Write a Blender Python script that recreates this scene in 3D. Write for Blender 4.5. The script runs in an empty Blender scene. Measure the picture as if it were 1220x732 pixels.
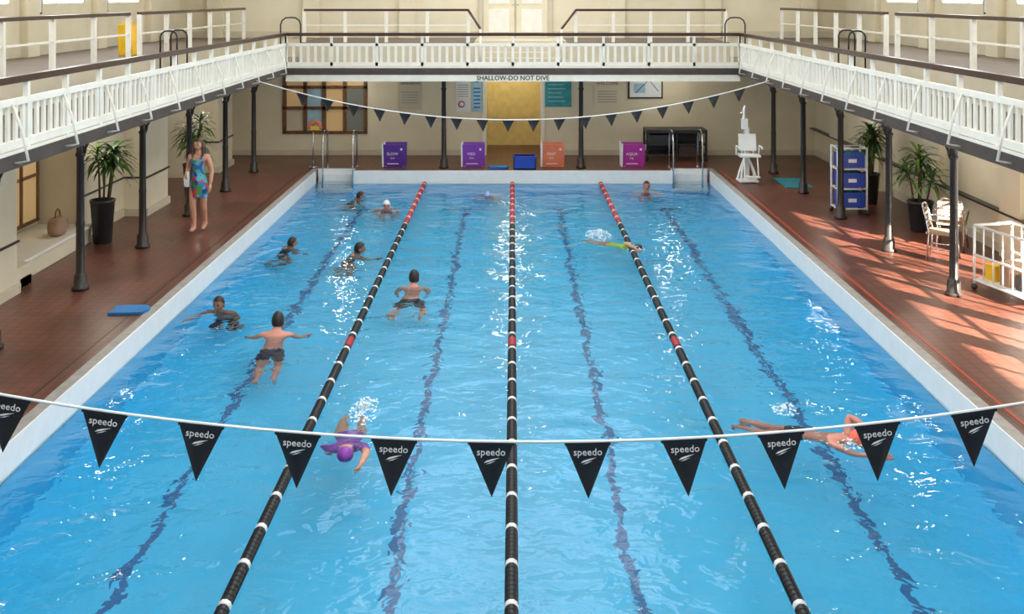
import bpy, math, random
from mathutils import Vector, Matrix, Euler
random.seed(7)
scene=bpy.context.scene
try:
    scene.view_settings.view_transform='Standard'
    scene.view_settings.look='None'
except Exception as e: print(e)

# ---------------------------------------------------------------- materials
def mat(name,col,rough=0.5,metal=0.0,var=0.08,nscale=6.0,emit=None,bump=0.0,spec=None):
    m=bpy.data.materials.new(name); m.use_nodes=True
    nt=m.node_tree; b=nt.nodes['Principled BSDF']
    b.inputs['Roughness'].default_value=rough; b.inputs['Metallic'].default_value=metal
    if spec is not None: b.inputs['Specular IOR Level'].default_value=spec
    tc=nt.nodes.new('ShaderNodeTexCoord'); n=nt.nodes.new('ShaderNodeTexNoise')
    n.inputs['Scale'].default_value=nscale; n.inputs['Detail'].default_value=4
    nt.links.new(tc.outputs['Object'],n.inputs['Vector'])
    r=nt.nodes.new('ShaderNodeValToRGB')
    r.color_ramp.elements[0].position=0.3; r.color_ramp.elements[1].position=0.7
    r.color_ramp.elements[0].color=(*[c*(1-var) for c in col],1)
    r.color_ramp.elements[1].color=(*[min(1,c*(1+var)) for c in col],1)
    nt.links.new(n.outputs['Fac'],r.inputs['Fac']); nt.links.new(r.outputs['Color'],b.inputs['Base Color'])
    if bump:
        bp=nt.nodes.new('ShaderNodeBump'); bp.inputs['Strength'].default_value=bump; bp.inputs['Distance'].default_value=0.01
        nt.links.new(n.outputs['Fac'],bp.inputs['Height']); nt.links.new(bp.outputs['Normal'],b.inputs['Normal'])
    if emit:
        b.inputs['Emission Color'].default_value=(*col,1); b.inputs['Emission Strength'].default_value=emit
    return m
CREAM=mat('cream_plaster',(.72,.65,.48),.6,var=.05,nscale=1.5)
CREAM2=mat('cream_paint_dull',(.58,.52,.39),.6,var=.07,nscale=2)
WHITE=mat('white_paint',(.80,.78,.70),.45,var=.04)
WPLAS=mat('white_plastic',(.82,.83,.82),.35,var=.03)
DARK=mat('dark_iron',(.022,.016,.014),.35,var=.2)
WOODD=mat('dark_handrail_wood',(.05,.022,.016),.3,var=.25,nscale=12)
WOODB=mat('brown_wood',(.16,.075,.03),.4,var=.25,nscale=10)
BEAM=mat('gallery_beam_paint',(.06,.047,.042),.5,var=.2)
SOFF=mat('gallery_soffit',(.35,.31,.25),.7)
STEEL=mat('stainless_steel',(.6,.62,.64),.22,1.0)
BLACK=mat('black_plastic',(.012,.012,.014),.4)
FLAGM=mat('flag_black_vinyl',(.012,.013,.018),.5)
LETTER=mat('white_lettering',(.85,.85,.85),.5,var=.02)
BLUEP=mat('blue_plastic',(.015,.06,.42),.35)
TEAL=mat('teal_foam',(.02,.22,.27),.5)
CBLUE=mat('kickboard_blue',(.01,.17,.45),.5)
PURP=mat('purple_board',(.10,.03,.28),.45)
ORAN=mat('orange_board',(.72,.20,.10),.45)
MAGE=mat('magenta_board',(.42,.03,.30),.45)
YEL=mat('yellow_plastic',(.8,.5,.02),.4)
RED=mat('red_plastic',(.42,.04,.05),.45)
REDL=mat('red_line',(.42,.05,.025),.4)
POT=mat('black_pot',(.02,.021,.024),.35)
SOIL=mat('soil',(.03,.02,.012),.9)
LEAF=mat('leaf_green',(.035,.11,.02),.4,var=.5,nscale=14)
LEAF2=mat('leaf_light',(.12,.22,.04),.4,var=.4,nscale=14)
STEM=mat('plant_stem',(.12,.08,.04),.7)
PAPER=mat('paper_white',(.75,.78,.78),.6,var=.05)
PTEAL=mat('poster_teal',(.03,.30,.34),.5,var=.2)
PLBLUE=mat('poster_pale_blue',(.35,.55,.65),.5,var=.1)
GREY=mat('grey_stone_coping',(.33,.31,.28),.5,var=.15,nscale=8)
CARP=mat('gallery_floor_cover',(.16,.12,.09),.7,var=.15)
YROOM=mat('yellow_plaster',(.72,.60,.28),.6)
DGREY=mat('dark_grey_vinyl',(.035,.035,.04),.5)
FOAM=mat('water_foam',(.8,.9,.95),.3,var=.05)
TAN=mat('tan_fabric',(.35,.22,.14),.8,var=.2)
SKIN=mat('skin',(.55,.27,.17),.5,var=.08)
SKIND=mat('skin_tanned',(.33,.15,.09),.5,var=.08)
SKINP=mat('skin_sunburnt',(.60,.25,.18),.5,var=.1)
HAIRD=mat('hair_dark',(.018,.012,.010),.5,var=.3,nscale=40)
HAIRB=mat('hair_brown',(.07,.03,.015),.5,var=.3,nscale=40)
SUITD=mat('swimwear_navy',(.012,.015,.035),.5)
SUITR=mat('swimwear_red',(.35,.02,.03),.5)
SUITP=mat('rash_vest_purple',(.22,.03,.35),.5,var=.3)
CAPW=mat('swim_cap_white',(.75,.75,.78),.4)
CAPO=mat('swim_cap_coral',(.9,.16,.10),.4)
CAPB=mat('swim_cap_blue',(.25,.4,.75),.4)
SUITY=mat('swimwear_lime',(.5,.65,.05),.5)
LIP=mat('lips',(.4,.10,.08),.5); EYEW=mat('eye_dark',(.03,.02,.02),.3)

def glassmat():
    m=bpy.data.materials.new('window_glass'); m.use_nodes=True
    b=m.node_tree.nodes['Principled BSDF']; b.inputs['Base Color'].default_value=(.22,.24,.22,1)
    b.inputs['Roughness'].default_value=.06; return m
GLASS=glassmat()
def glowm(name,col,s):
    m=bpy.data.materials.new(name); m.use_nodes=True
    b=m.node_tree.nodes['Principled BSDF']; b.inputs['Base Color'].default_value=(*col,1)
    b.inputs['Emission Color'].default_value=(*col,1); b.inputs['Emission Strength'].default_value=s; return m
WARMW=glowm('warm_lit_glass',(.62,.42,.20),.22)
SKYW=glowm('daylit_frosted_glass',(.95,.97,1),7.0)
LAMP=glowm('lamp_tube',(1,.95,.85),3.0)

def floral():
    m=bpy.data.materials.new('floral_fabric'); m.use_nodes=True; nt=m.node_tree; b=nt.nodes['Principled BSDF']
    tc=nt.nodes.new('ShaderNodeTexCoord'); v=nt.nodes.new('ShaderNodeTexVoronoi'); v.inputs['Scale'].default_value=11
    nt.links.new(tc.outputs['Object'],v.inputs['Vector'])
    s=nt.nodes.new('ShaderNodeSeparateColor'); nt.links.new(v.outputs['Color'],s.inputs['Color'])
    r=nt.nodes.new('ShaderNodeValToRGB'); cr=r.color_ramp; cr.interpolation='CONSTANT'
    cr.elements[0].color=(.03,.16,.45,1); cr.elements[0].position=0
    cr.elements[1].color=(.10,.42,.55,1); cr.elements[1].position=.35
    for p,c in ((.6,(.05,.25,.08,1)),(.75,(.5,.06,.08,1)),(.85,(.02,.05,.25,1))):
        e=cr.elements.new(p); e.color=c
    nt.links.new(s.outputs[0],r.inputs['Fac']); nt.links.new(r.outputs['Color'],b.inputs['Base Color']); return m
FLORAL=floral()

def tilemat(name,c1,c2,mortar,size,msize,rough,big=.3,bump=.3):
    m=bpy.data.materials.new(name); m.use_nodes=True; nt=m.node_tree; b=nt.nodes['Principled BSDF']
    tc=nt.nodes.new('ShaderNodeTexCoord'); br=nt.nodes.new('ShaderNodeTexBrick')
    br.offset=0.0; br.inputs['Scale'].default_value=1; br.inputs['Brick Width'].default_value=size
    br.inputs['Row Height'].default_value=size; br.inputs['Mortar Size'].default_value=msize
    br.inputs['Color1'].default_value=(*c1,1); br.inputs['Color2'].default_value=(*c2,1); br.inputs['Mortar'].default_value=(*mortar,1)
    nt.links.new(tc.outputs['Object'],br.inputs['Vector'])
    n=nt.nodes.new('ShaderNodeTexNoise'); n.inputs['Scale'].default_value=.8; n.inputs['Detail'].default_value=5
    nt.links.new(tc.outputs['Object'],n.inputs['Vector'])
    mp=nt.nodes.new('ShaderNodeMapRange'); mp.inputs['From Min'].default_value=.3; mp.inputs['From Max'].default_value=.7
    mp.inputs['To Min'].default_value=1-big; mp.inputs['To Max'].default_value=1+big
    nt.links.new(n.outputs['Fac'],mp.inputs['Value'])
    mx=nt.nodes.new('ShaderNodeVectorMath'); mx.operation='SCALE'
    nt.links.new(br.outputs['Color'],mx.inputs[0]); nt.links.new(mp.outputs[0],mx.inputs['Scale'])
    nt.links.new(mx.outputs[0],b.inputs['Base Color'])
    mr=nt.nodes.new('ShaderNodeMapRange'); mr.inputs['To Min'].default_value=rough*.6; mr.inputs['To Max'].default_value=rough*1.4
    nt.links.new(n.outputs['Fac'],mr.inputs['Value']); nt.links.new(mr.outputs[0],b.inputs['Roughness'])
    return m
DECK=tilemat('red_brown_deck_tiles',(.155,.052,.034),(.12,.040,.026),(.055,.025,.018),.15,.008,.34)
BASIN=tilemat('pool_blue_tiles',(.052,.54,.87),(.048,.52,.85),(.048,.49,.82),.3,.006,.4,.03)
LANEL=mat('lane_line_blue',(.012,.14,.36),.5)

def watermat():
    m=bpy.data.materials.new('pool_water'); m.use_nodes=True; nt=m.node_tree; b=nt.nodes['Principled BSDF']
    b.inputs['Base Color'].default_value=(.88,.98,1,1); b.inputs['Roughness'].default_value=.03
    b.inputs['IOR'].default_value=1.25; b.inputs['Transmission Weight'].default_value=1
    tc=nt.nodes.new('ShaderNodeTexCoord')
    def noise(scale,det,sy=1.0,dist=0.0):
        mp=nt.nodes.new('ShaderNodeMapping'); mp.inputs['Scale'].default_value=(1,sy,1)
        nt.links.new(tc.outputs['Object'],mp.inputs['Vector'])
        n=nt.nodes.new('ShaderNodeTexNoise'); n.inputs['Scale'].default_value=scale; n.inputs['Detail'].default_value=det
        n.inputs['Distortion'].default_value=dist
        nt.links.new(mp.outputs[0],n.inputs['Vector']); return n
    a=noise(1.5,1,1.0,.4); c=noise(4.5,2,1.2,.5)
    ad=nt.nodes.new('ShaderNodeMath'); ad.operation='MULTIPLY_ADD'; ad.inputs[1].default_value=.36
    nt.links.new(c.outputs['Fac'],ad.inputs[0]); nt.links.new(a.outputs['Fac'],ad.inputs[2])
    bp=nt.nodes.new('ShaderNodeBump'); bp.inputs['Strength'].default_value=1; bp.inputs['Distance'].default_value=.065
    nt.links.new(ad.outputs[0],bp.inputs['Height']); nt.links.new(bp.outputs['Normal'],b.inputs['Normal'])
    return m
WATER=watermat()

# ---------------------------------------------------------------- mesh builder
class B:
    def __init__(s,name): s.name=name; s.v=[]; s.f=[]; s.mi=[]; s.sm=[]; s.mats=[]
    def m(s,mt):
        if mt not in s.mats: s.mats.append(mt)
        return s.mats.index(mt)
    def add(s,vs,fs,mt,smooth=False,M=None):
        o=len(s.v); k=s.m(mt)
        for p in vs:
            p=Vector(p); s.v.append(M@p if M else p)
        for f in fs: s.f.append([i+o for i in f]); s.mi.append(k); s.sm.append(smooth)
    def box(s,x0,x1,y0,y1,z0,z1,mt,M=None):
        vs=[(x,y,z) for z in (z0,z1) for y in (y0,y1) for x in (x0,x1)]
        s.add(vs,[(0,2,3,1),(4,5,7,6),(0,1,5,4),(2,6,7,3),(0,4,6,2),(1,3,7,5)],mt,M=M)
    def obox(s,p0,p1,w,z0,z1,mt):
        p0=Vector((*p0,0)); p1=Vector((*p1,0)); d=(p1-p0); L=d.length; a=math.atan2(d.y,d.x)
        s.box(0,L,-w/2,w/2,z0,z1,mt,Matrix.Translation(p0)@Matrix.Rotation(a,4,'Z'))
    def tube(s,pts,r,mt,seg=8,M=None,flat=1.0,up=None):
        pts=[Vector(p) for p in pts]; n=len(pts)
        rs=r if isinstance(r,(list,tuple)) else [r]*n
        vs=[];fs=[]; prev=None
        for i,p in enumerate(pts):
            t=(pts[min(i+1,n-1)]-pts[max(i-1,0)]).normalized()
            if prev is None:
                if up is not None: u=(up-t*up.dot(t)).normalized()
                else:
                    a=Vector((0,0,1)) if abs(t.z)<.9 else Vector((1,0,0)); u=t.cross(a).normalized()
            else:
                u=(prev-t*prev.dot(t)).normalized()
            prev=u; w=t.cross(u)
            for k in range(seg):
                an=2*math.pi*k/seg; vs.append(p+(u*math.cos(an)+w*math.sin(an)*flat)*rs[i])
        for i in range(n-1):
            for k in range(seg):
                k2=(k+1)%seg; fs.append((i*seg+k,i*seg+k2,(i+1)*seg+k2,(i+1)*seg+k))
        fs.append(tuple(range(seg))[::-1]); fs.append(tuple((n-1)*seg+k for k in range(seg)))
        s.add(vs,fs,mt,True,M)
    def lathe(s,c,prof,mt,seg=16,M=None,axis='Z'):
        vs=[];fs=[]
        for r,z in prof:
            for k in range(seg):
                a=2*math.pi*k/seg; x,y=r*math.cos(a),r*math.sin(a)
                vs.append((c[0]+x,c[1]+y,c[2]+z) if axis=='Z' else (c[0]+x,c[1]+z,c[2]+y))
        for i in range(len(prof)-1):
            for k in range(seg):
                k2=(k+1)%seg; fs.append((i*seg+k,i*seg+k2,(i+1)*seg+k2,(i+1)*seg+k))
        fs.append(tuple(range(seg))[::-1]); fs.append(tuple((len(prof)-1)*seg+k for k in range(seg)))
        s.add(vs,fs,mt,True,M)
    def ball(s,c,r,mt,M=None,seg=12,rings=8,fn=None,keep=None):
        r=(r,r,r) if not isinstance(r,(tuple,list)) else r
        vs=[];fs=[]
        us=[(0,0,1)]
        for i in range(1,rings):
            th=math.pi*i/rings
            for k in range(seg):
                a=2*math.pi*k/seg; us.append((math.sin(th)*math.cos(a),math.sin(th)*math.sin(a),math.cos(th)))
        us.append((0,0,-1)); last=len(us)-1
        for k in range(seg): fs.append((0,1+k,1+(k+1)%seg))
        for i in range(rings-2):
            for k in range(seg):
                a=1+i*seg+k; b=1+i*seg+(k+1)%seg; fs.append((a,a+seg,b+seg,b))
        for k in range(seg): fs.append((last,1+(rings-2)*seg+(k+1)%seg,1+(rings-2)*seg+k))
        if keep: fs=[f for f in fs if keep(Vector([sum(us[i][j] for i in f)/len(f) for j in range(3)]))]
        for u in us:
            w=fn(u) if fn else u
            vs.append((c[0]+w[0]*r[0],c[1]+w[1]*r[1],c[2]+w[2]*r[2]))
        s.add(vs,fs,mt,True,M)
    def text(s,txt,size,M,mt,align='CENTER',ext=.0015,off=0):
        cu=bpy.data.curves.new('t','FONT'); cu.body=txt; cu.size=size; cu.align_x=align; cu.align_y='CENTER'; cu.extrude=ext; cu.resolution_u=2; cu.offset=off
        o=bpy.data.objects.new('t',cu); scene.collection.objects.link(o)
        dg=bpy.context.evaluated_depsgraph_get(); me=bpy.data.meshes.new_from_object(o.evaluated_get(dg))
        s.add([v.co.copy() for v in me.vertices],[tuple(p.vertices) for p in me.polygons],mt,False,M)
        bpy.data.objects.remove(o); bpy.data.meshes.remove(me)
    def done(s,bevel=0):
        me=bpy.data.meshes.new(s.name)
        me.from_pydata([tuple(p) for p in s.v],[],s.f); me.update()
        for mt in s.mats: me.materials.append(mt)
        me.polygons.foreach_set('material_index',s.mi); me.polygons.foreach_set('use_smooth',s.sm); me.update()
        o=bpy.data.objects.new(s.name,me); scene.collection.objects.link(o)
        if bevel:
            bv=o.modifiers.new('bevel','BEVEL'); bv.width=bevel; bv.segments=2; bv.limit_method='ANGLE'
        return o
T=Matrix.Translation
def R(a,ax): return Matrix.Rotation(math.radians(a),4,ax)

# ---------------------------------------------------------------- constants
WZ=-.28; PX=4.75; PY0=.9; PY1=25.2; FLZ=-1.5
GX=5.35; GY=24.75; LW=-7.45; RW=8.0; FW=27.8; UW=9.4; UFW=29.6; BW=-2.6
TZ=3.04; TX=7.25; TY=26.6

# floor / deck
b=B('floor')
b.box(-8.3,-PX,BW,FW+2.2,-.4,0,DECK); b.box(PX,RW+.2,BW,FW+2.2,-.4,0,DECK)
b.box(-3.85,3.85,PY1,FW+2.2,-.4,0,DECK)
b.box(-PX,-3.85,PY1+.42,FW+2.2,-.4,0,DECK); b.box(3.85,PX,PY1+.42,FW+2.2,-.4,0,DECK)
b.box(-PX,PX,BW,PY0,-.4,0,DECK)
b.done()
# pool basin
b=B('pool_basin')
t=.1
b.box(-PX-.1,PX+.1,PY0-.1,PY1+.55,FLZ-.1,FLZ,BASIN)
for sx in (-1,1):
    x0,x1=sorted((sx*PX,sx*(PX+t)))
    b.box(x0,x1,PY0,PY1+.5,FLZ,WZ-.06,BASIN)
    x0,x1=sorted((sx*PX,sx*(PX-.02)))
    b.box(x0,x1,PY0,PY1,WZ-.06,.004,WPLAS)
    x0,x1=sorted((sx*3.83,sx*PX)); 
    b.box(x0,x1,PY1+.40,PY1+.42,FLZ,.004,WPLAS)
    x0,x1=sorted((sx*3.83,sx*3.85)); b.box(x0,x1,PY1,PY1+.4,-.7,.004,WPLAS)
    x0,x1=sorted((sx*3.87,sx*(PX-.03)))
    for i in range(4):
        b.box(x0,x1,PY1+.30-.1*i,PY1+.40,-.12-.24*(i+1),-.12-.24*i,WPLAS)
b.box(-3.85,3.85,PY1,PY1+.1,FLZ,WZ-.06,BASIN)
b.box(-3.85,3.85,PY1-.02,PY1,WZ-.06,.004,WPLAS)
b.box(-PX,PX,PY0-.02,PY0,FLZ,.004,WPLAS)
for x in (-3.42,-1.06,1.06,3.42):
    b.box(x-.05,x+.05,PY0+1.5,PY1-1.5,FLZ,FLZ+.004,LANEL)
    b.box(x-.4,x+.4,PY1-1.62,PY1-1.5,FLZ,FLZ+.004,LANEL)
b.done()
b=B('trim_1')
for sx in (-1,1):
    x0,x1=sorted((sx*PX,sx*(PX+.13))); b.box(x0,x1,PY0-.1,PY1+.42,0,.008,GREY)
b.box(-3.85,3.85,PY1,PY1+.1,0,.008,WPLAS)
b.done()
b=B('trim_2'); b.box(5.0,5.035,PY0,PY1,0,.004,REDL); b.box(-5.06,-5.04,PY0,PY1,0,.004,DARK)
b.done()
b=B('pool_water')
b.add([(-PX+.02,PY0,WZ),(PX-.02,PY0,WZ),(PX-.02,PY1-.02,WZ),(-PX+.02,PY1-.02,WZ)],[(0,1,2,3)],WATER)
for sx in (-1,1):
    x0,x1=sorted((sx*3.85,sx*(PX-.02))); b.add([(x0,PY1-.02,WZ),(x1,PY1-.02,WZ),(x1,PY1+.4,WZ),(x0,PY1+.4,WZ)],[(0,1,2,3)],WATER)
b.done()

# ---------------------------------------------------------------- lane ropes
def rope(x):
    b=B('lane_rope'); z=WZ+.012; y=PY0+.05; i=0
    b.tube([(x,PY0,z),(x,PY1-.02,z)],.008,STEEL,6)
    L=.062
    while y<PY1-.15:
        far=y>PY1-4.6
        if far: mt=RED if (i%5) else (WPLAS if i%2 else BLACK)
        else: mt=BLACK
        if not far and i%9==0: mt=WPLAS
        if 13.3<y<13.65: mt=RED
        R1=.053; prof=[(.02,0),(R1*.8,.006),(R1,.014),(R1*.72,.024),(R1*.72,.034),(R1,.044),(R1*.8,.052),(.02,.058)]
        b.lathe((x,y,z),prof,mt,10,axis='Y'); y+=L; i+=1
    b.done()
for x in (-2.11,-.01,2.10): rope(x)

# ---------------------------------------------------------------- walls
def wall_boxes(b,axis,c0,c1,a0,a1,z0,z1,holes,mt):
    def bx(p,q,u,w):
        if q-p<1e-4 or w-u<1e-4: return
        if axis=='X': b.box(c0,c1,p,q,u,w,mt)
        else: b.box(p,q,c0,c1,u,w,mt)
    cur=a0
    for h in sorted(holes):
        bx(cur,h[0],z0,z1); bx(h[0],h[1],z0,h[2]); bx(h[0],h[1],h[3],z1); cur=h[1]
    bx(cur,a1,z0,z1)
bays=[(10.2,12.8),(15.4,18.0),(21.9,24.3)]
b=B('wall_left')
wall_boxes(b,'X',LW-.2,LW,BW,FW,0,2.4,[(p,q,0,2.1) for p,q in bays],CREAM)
b.box(-8.3,-8.15,BW,FW,0,2.4,CREAM)
for p,q in bays:
    b.box(-8.15,LW-.2,p-.15,p,0,2.4,CREAM); b.box(-8.15,LW-.2,q,q+.15,0,2.4,CREAM)
    b.box(-8.15,LW-.2,p,q,2.1,2.4,CREAM)
for p in (18.35+1.75,13.6,25.0):
    b.box(LW,-7.02,p,p+1.25,0,2.4,CREAM)
    b.box(LW,-6.98,p-.04,p+1.29,0,.14,CREAM2)
    b.box(LW,-6.99,p-.03,p+1.28,.72,.75,DARK)
b.done()
b=B('window_seat')
b.box(-8.15,-7.22,15.42,17.98,0,.26,CREAM); b.box(-8.15,-7.18,15.42,17.98,.26,.31,WHITE)
b.done(.01)
b=B('window_seat'); b.box(-8.15,-7.05,15.0,15.38,0,.16,CREAM); b.box(LW,-7.05,14.87,15.38,0,.32,CREAM); b.done(.01)
def window(name,x,y0,y1,z0,z1,ny,nz,frame,glass,face=1,th=.05):
    b=B(name); x0,x1=sorted((x,x+face*th)); g0,g1=sorted((x,x+face*.02))
    b.box(g0,g1,y0+.03,y1-.03,z0+.03,z1-.03,glass)
    for i in range(ny+1):
        y=y0+(y1-y0)*i/ny; b.box(x0,x1,y-.03,y+.03,z0,z1,frame)
    for i in range(nz+1):
        z=z0+(z1-z0)*i/nz; b.box(x0,x1,y0-.03,y1+.03,z-.025,z+.025,frame)
    return b.done()
window('window_1',-8.14,15.5,17.9,.4,1.95,4,2,WOODB,WARMW)
window('window_2',-8.14,22.0,24.2,.4,1.95,3,2,WOODB,GLASS)
window('window_3',-8.14,10.3,12.7,.4,1.95,4,2,CREAM2,WARMW)
b=B('baseboard_left'); 
for p,q in ((BW,10.2),(12.8,13.55),(18.0,20.05),(21.4,21.9),(24.3,24.95)): b.box(LW,LW+.03,p,q,0,.15,CREAM2); b.box(LW,LW+.02,p,q,.72,.75,DARK)
b.done()
b=B('wall_right')
RH=[(7.8,9.3),(9.4,10.9),(11.1,12.6),(12.8,14.3),(14.5,16.0)]
wall_boxes(b,'X',RW,RW+.2,BW,FW,0,2.4,[(p,q,.3,2.3) for p,q in RH],CREAM)
for p in (16.3,19.4,22.6,25.4): b.box(RW-.12,RW,p,p+.7,0,2.4,CREAM)
b.done()
b=B('baseboard_right'); b.box(RW-.015,RW,16.05,FW,0,.16,CREAM2); b.box(RW-.14,RW,16.1,FW,.70,.73,DARK); b.done()
for i,(p,q) in enumerate(RH):
    b=B('window_%d'%(30+i))
    for j in range(3): b.box(RW+.05,RW+.09,p+.75*j-.015,p+.75*j+.015,.3,2.3,WHITE)
    for z in (.3,1.35,2.3): b.box(RW+.05,RW+.09,p,q,z-.015,z+.015,WHITE)
    b.done()
b=B('wall_far')
wall_boxes(b,'Y',FW,FW+.2,-8.3,RW+.2,0,2.4,[(-6.05,-3.9,.6,2.25),(-.70,.74,0,2.25)],CREAM)
b.done()
b=B('baseboard_far'); b.box(LW,-.82,FW-.02,FW,0,.14,CREAM2); b.box(.86,RW,FW-.02,FW,0,.14,CREAM2); b.done()
b=B('doorway_lobby')
b.box(-1.3,-.72,FW+.21,FW+1.9,0,2.39,YROOM); b.box(.76,1.3,FW+.21,FW+1.9,0,2.39,YROOM)
b.box(-1.3,1.3,FW+1.9,FW+2.0,0,2.39,YROOM)
b.done()
b=B('trim_3'); 
b.box(-.80,-.70,FW-.04,FW+.01,0,2.3,WHITE); b.box(.74,.84,FW-.04,FW+.01,0,2.3,WHITE); b.box(-.8,.84,FW-.04,FW+.01,2.25,2.35,WHITE); b.done()
b=B('window_8')
b.box(-6.05,-3.9,FW+.08,FW+.1,.6,2.25,WARMW)
for x in (-6.05,-5.5,-5.0,-4.45,-3.9): b.box(x-.05,x+.05,FW-.03,FW+.06,.6,2.25,WOODB)
for z in (.6,1.25,1.8,2.25): b.box(-6.1,-3.85,FW-.03,FW+.06,z-.04,z+.04,WOODB)
b.box(-5.45,-5.05,FW+.02,FW+.05,.65,1.75,PLBLUE); b.box(-4.4,-3.95,FW+.02,FW+.05,.65,1.75,GLASS); b.box(-6.0,-5.55,FW+.02,FW+.05,.65,1.2,CREAM2)
b.done()

# ---------------------------------------------------------------- gallery
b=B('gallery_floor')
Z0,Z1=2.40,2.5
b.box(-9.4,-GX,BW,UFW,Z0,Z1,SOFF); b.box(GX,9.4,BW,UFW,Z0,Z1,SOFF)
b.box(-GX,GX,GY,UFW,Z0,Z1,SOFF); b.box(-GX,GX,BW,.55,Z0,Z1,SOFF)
for sx in (-1,1):
    x0,x1=sorted((sx*TX,sx*UW)); b.box(x0,x1,BW,UFW,Z1,TZ-.02,CREAM2); b.box(x0,x1,BW,UFW,TZ-.02,TZ,CARP)
    x0,x1=sorted((sx*(GX+.02),sx*TX)); b.box(x0,x1,BW,GY+.02,Z1,Z1+.01,CARP)
b.box(-5.4,-1.0,TY,UFW,Z1,TZ-.02,CREAM2); b.box(-5.4,-1.0,TY,UFW,TZ-.02,TZ,CARP)
b.box(1.4,5.5,TY,UFW,Z1,TZ-.02,CREAM2); b.box(1.4,5.5,TY,UFW,TZ-.02,TZ,CARP)
for i in range(4): b.box(-1.0,1.4,TY+.28*i,UFW,Z1+.135*i,Z1+.135*(i+1),CREAM2)
b.done()
b=B('gallery_beam')
for sx in (-1,1):
    x0,x1=sorted((sx*(GX-.04),sx*(GX+.10))); b.box(x0,x1,BW,GY+.1,2.36,2.515,BEAM)
    x0,x1=sorted((sx*6.12,sx*6.28)); b.box(x0,x1,BW,25.8,2.24,2.40,BEAM)
b.box(-GX,GX,GY-.04,GY+.1,2.36,2.515,BEAM)
b.box(-6.2,6.2,25.62,25.78,2.25,2.40,BEAM)
b.box(-GX,GX,GY-.03,GY+.06,2.2,2.355,WHITE)
b.text('SHALLOW-DO NOT DIVE',.15,T((.0,GY-.034,2.277))@R(90,'X'),BLACK,off=.003)
b.done()
def railing(b,p0,p1,spacing=.17,post=1.02):
    p0=Vector(p0);p1=Vector(p1);d=(p1-p0);L=d.length;u=d/L
    b.obox(p0,p1,.085,3.27,3.345,WOODD)
    b.obox(p0,p1,.06,3.03,3.10,WHITE); b.obox(p0,p1,.06,2.56,2.65,WHITE)
    b.obox(p0,p1,.10,2.515,2.55,WHITE)
    n=int(L/spacing)
    for i in range(n+1):
        q=p0+u*(i*L/n); b.obox(q-u*.032,q+u*.032,.03,2.62,3.04,WHITE)
    n=max(1,round(L/post))
    for i in range(n+1):
        q=p0+u*(i*L/n); b.obox(q-u*.03,q+u*.03,.06,2.53,3.28,WHITE)
b=B('gallery_railing')
railing(b,(-GX-.02,-.6),(-GX-.02,GY+.03)); b.done()
b=B('gallery_railing'); railing(b,(GX+.02,-.6),(GX+.02,GY+.03)); b.done()
b=B('gallery_railing'); railing(b,(-GX,GY+.03),(GX,GY+.03)); b.done()
b=B('railing_stay')
for sx in (-1,1):
    y=15.0-2.55*5
    while y<24:
        b.tube([(sx*(GX-.02),y,3.05),(sx*(GX-.12),y,2.78),(sx*(GX-.19),y,2.45),(sx*(GX-.03),y,2.42)],.016,WHITE,6); y+=1.275
b.done()
def tier_rail(p0,p1,top=3.9,base=TZ,post=1.1,name='tier_railing',slopes=None):
    b=B(name); p0=Vector(p0);p1=Vector(p1);L=(p1-p0).length;u=(p1-p0)/L
    b.obox(p0,p1,.10,top-.06,top,WOODD)
    b.obox(p0,p1,.03,base+.42,base+.45,WHITE)
    n=max(1,round(L/post))
    for i in range(n+1):
        q=p0+u*(i*L/n); b.obox(q-u*.04,q+u*.04,.08,base,top-.05,WHITE)
    if slopes:
        for a,c in slopes: b.tube([a,c],.03,WOODD,8); b.tube([(c[0],c[1],c[2]),(c[0],c[1],base-.5)],.03,WHITE,6)
    b.done()
for sx in (-1,1):
    for y0,y1 in ((-.5,5.9),(6.4,12.9),(13.4,20.0),(20.6,28.6)):
        tier_rail((sx*(TX+.08),y0),(sx*(TX+.08),y1),3.9,post=1.65)
tier_rail((-5.3,TY+.06),(-1.13,TY+.06),3.89,slopes=[((-1.13,TY+.06,3.86),(-.8,TY-.7,3.4))],post=1.0)
tier_rail((1.6,TY+.06),(5.4,TY+.06),3.89,slopes=[((1.6,TY+.06,3.86),(1.2,TY-.7,3.4))],post=1.0)
def hoop(x,y,z0,z1,w,ax):
    b=B('step_handrail'); pts=[]
    h=z1-z0-w*.35
    for px,pz in [(-.5,0),(-.5,h),(-.42,h+w*.2),(-.25,h+w*.33),(0,h+w*.35),(.25,h+w*.33),(.42,h+w*.2),(.5,h),(.5,0)]:
        pts.append((x+(px*w if ax=='X' else 0),y+(px*w if ax=='Y' else 0),z0+pz))
    b.tube(pts,.018,BLACK,8); b.done()
for sx in (-1,1):
    hoop(sx*7.0,22.0,2.51,3.50,.34,'X'); hoop(sx*7.02,21.4,2.51,3.50,.34,'X'); 
    hoop(sx*5.55,26.2,2.5,3.68,.5,'X')

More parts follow.
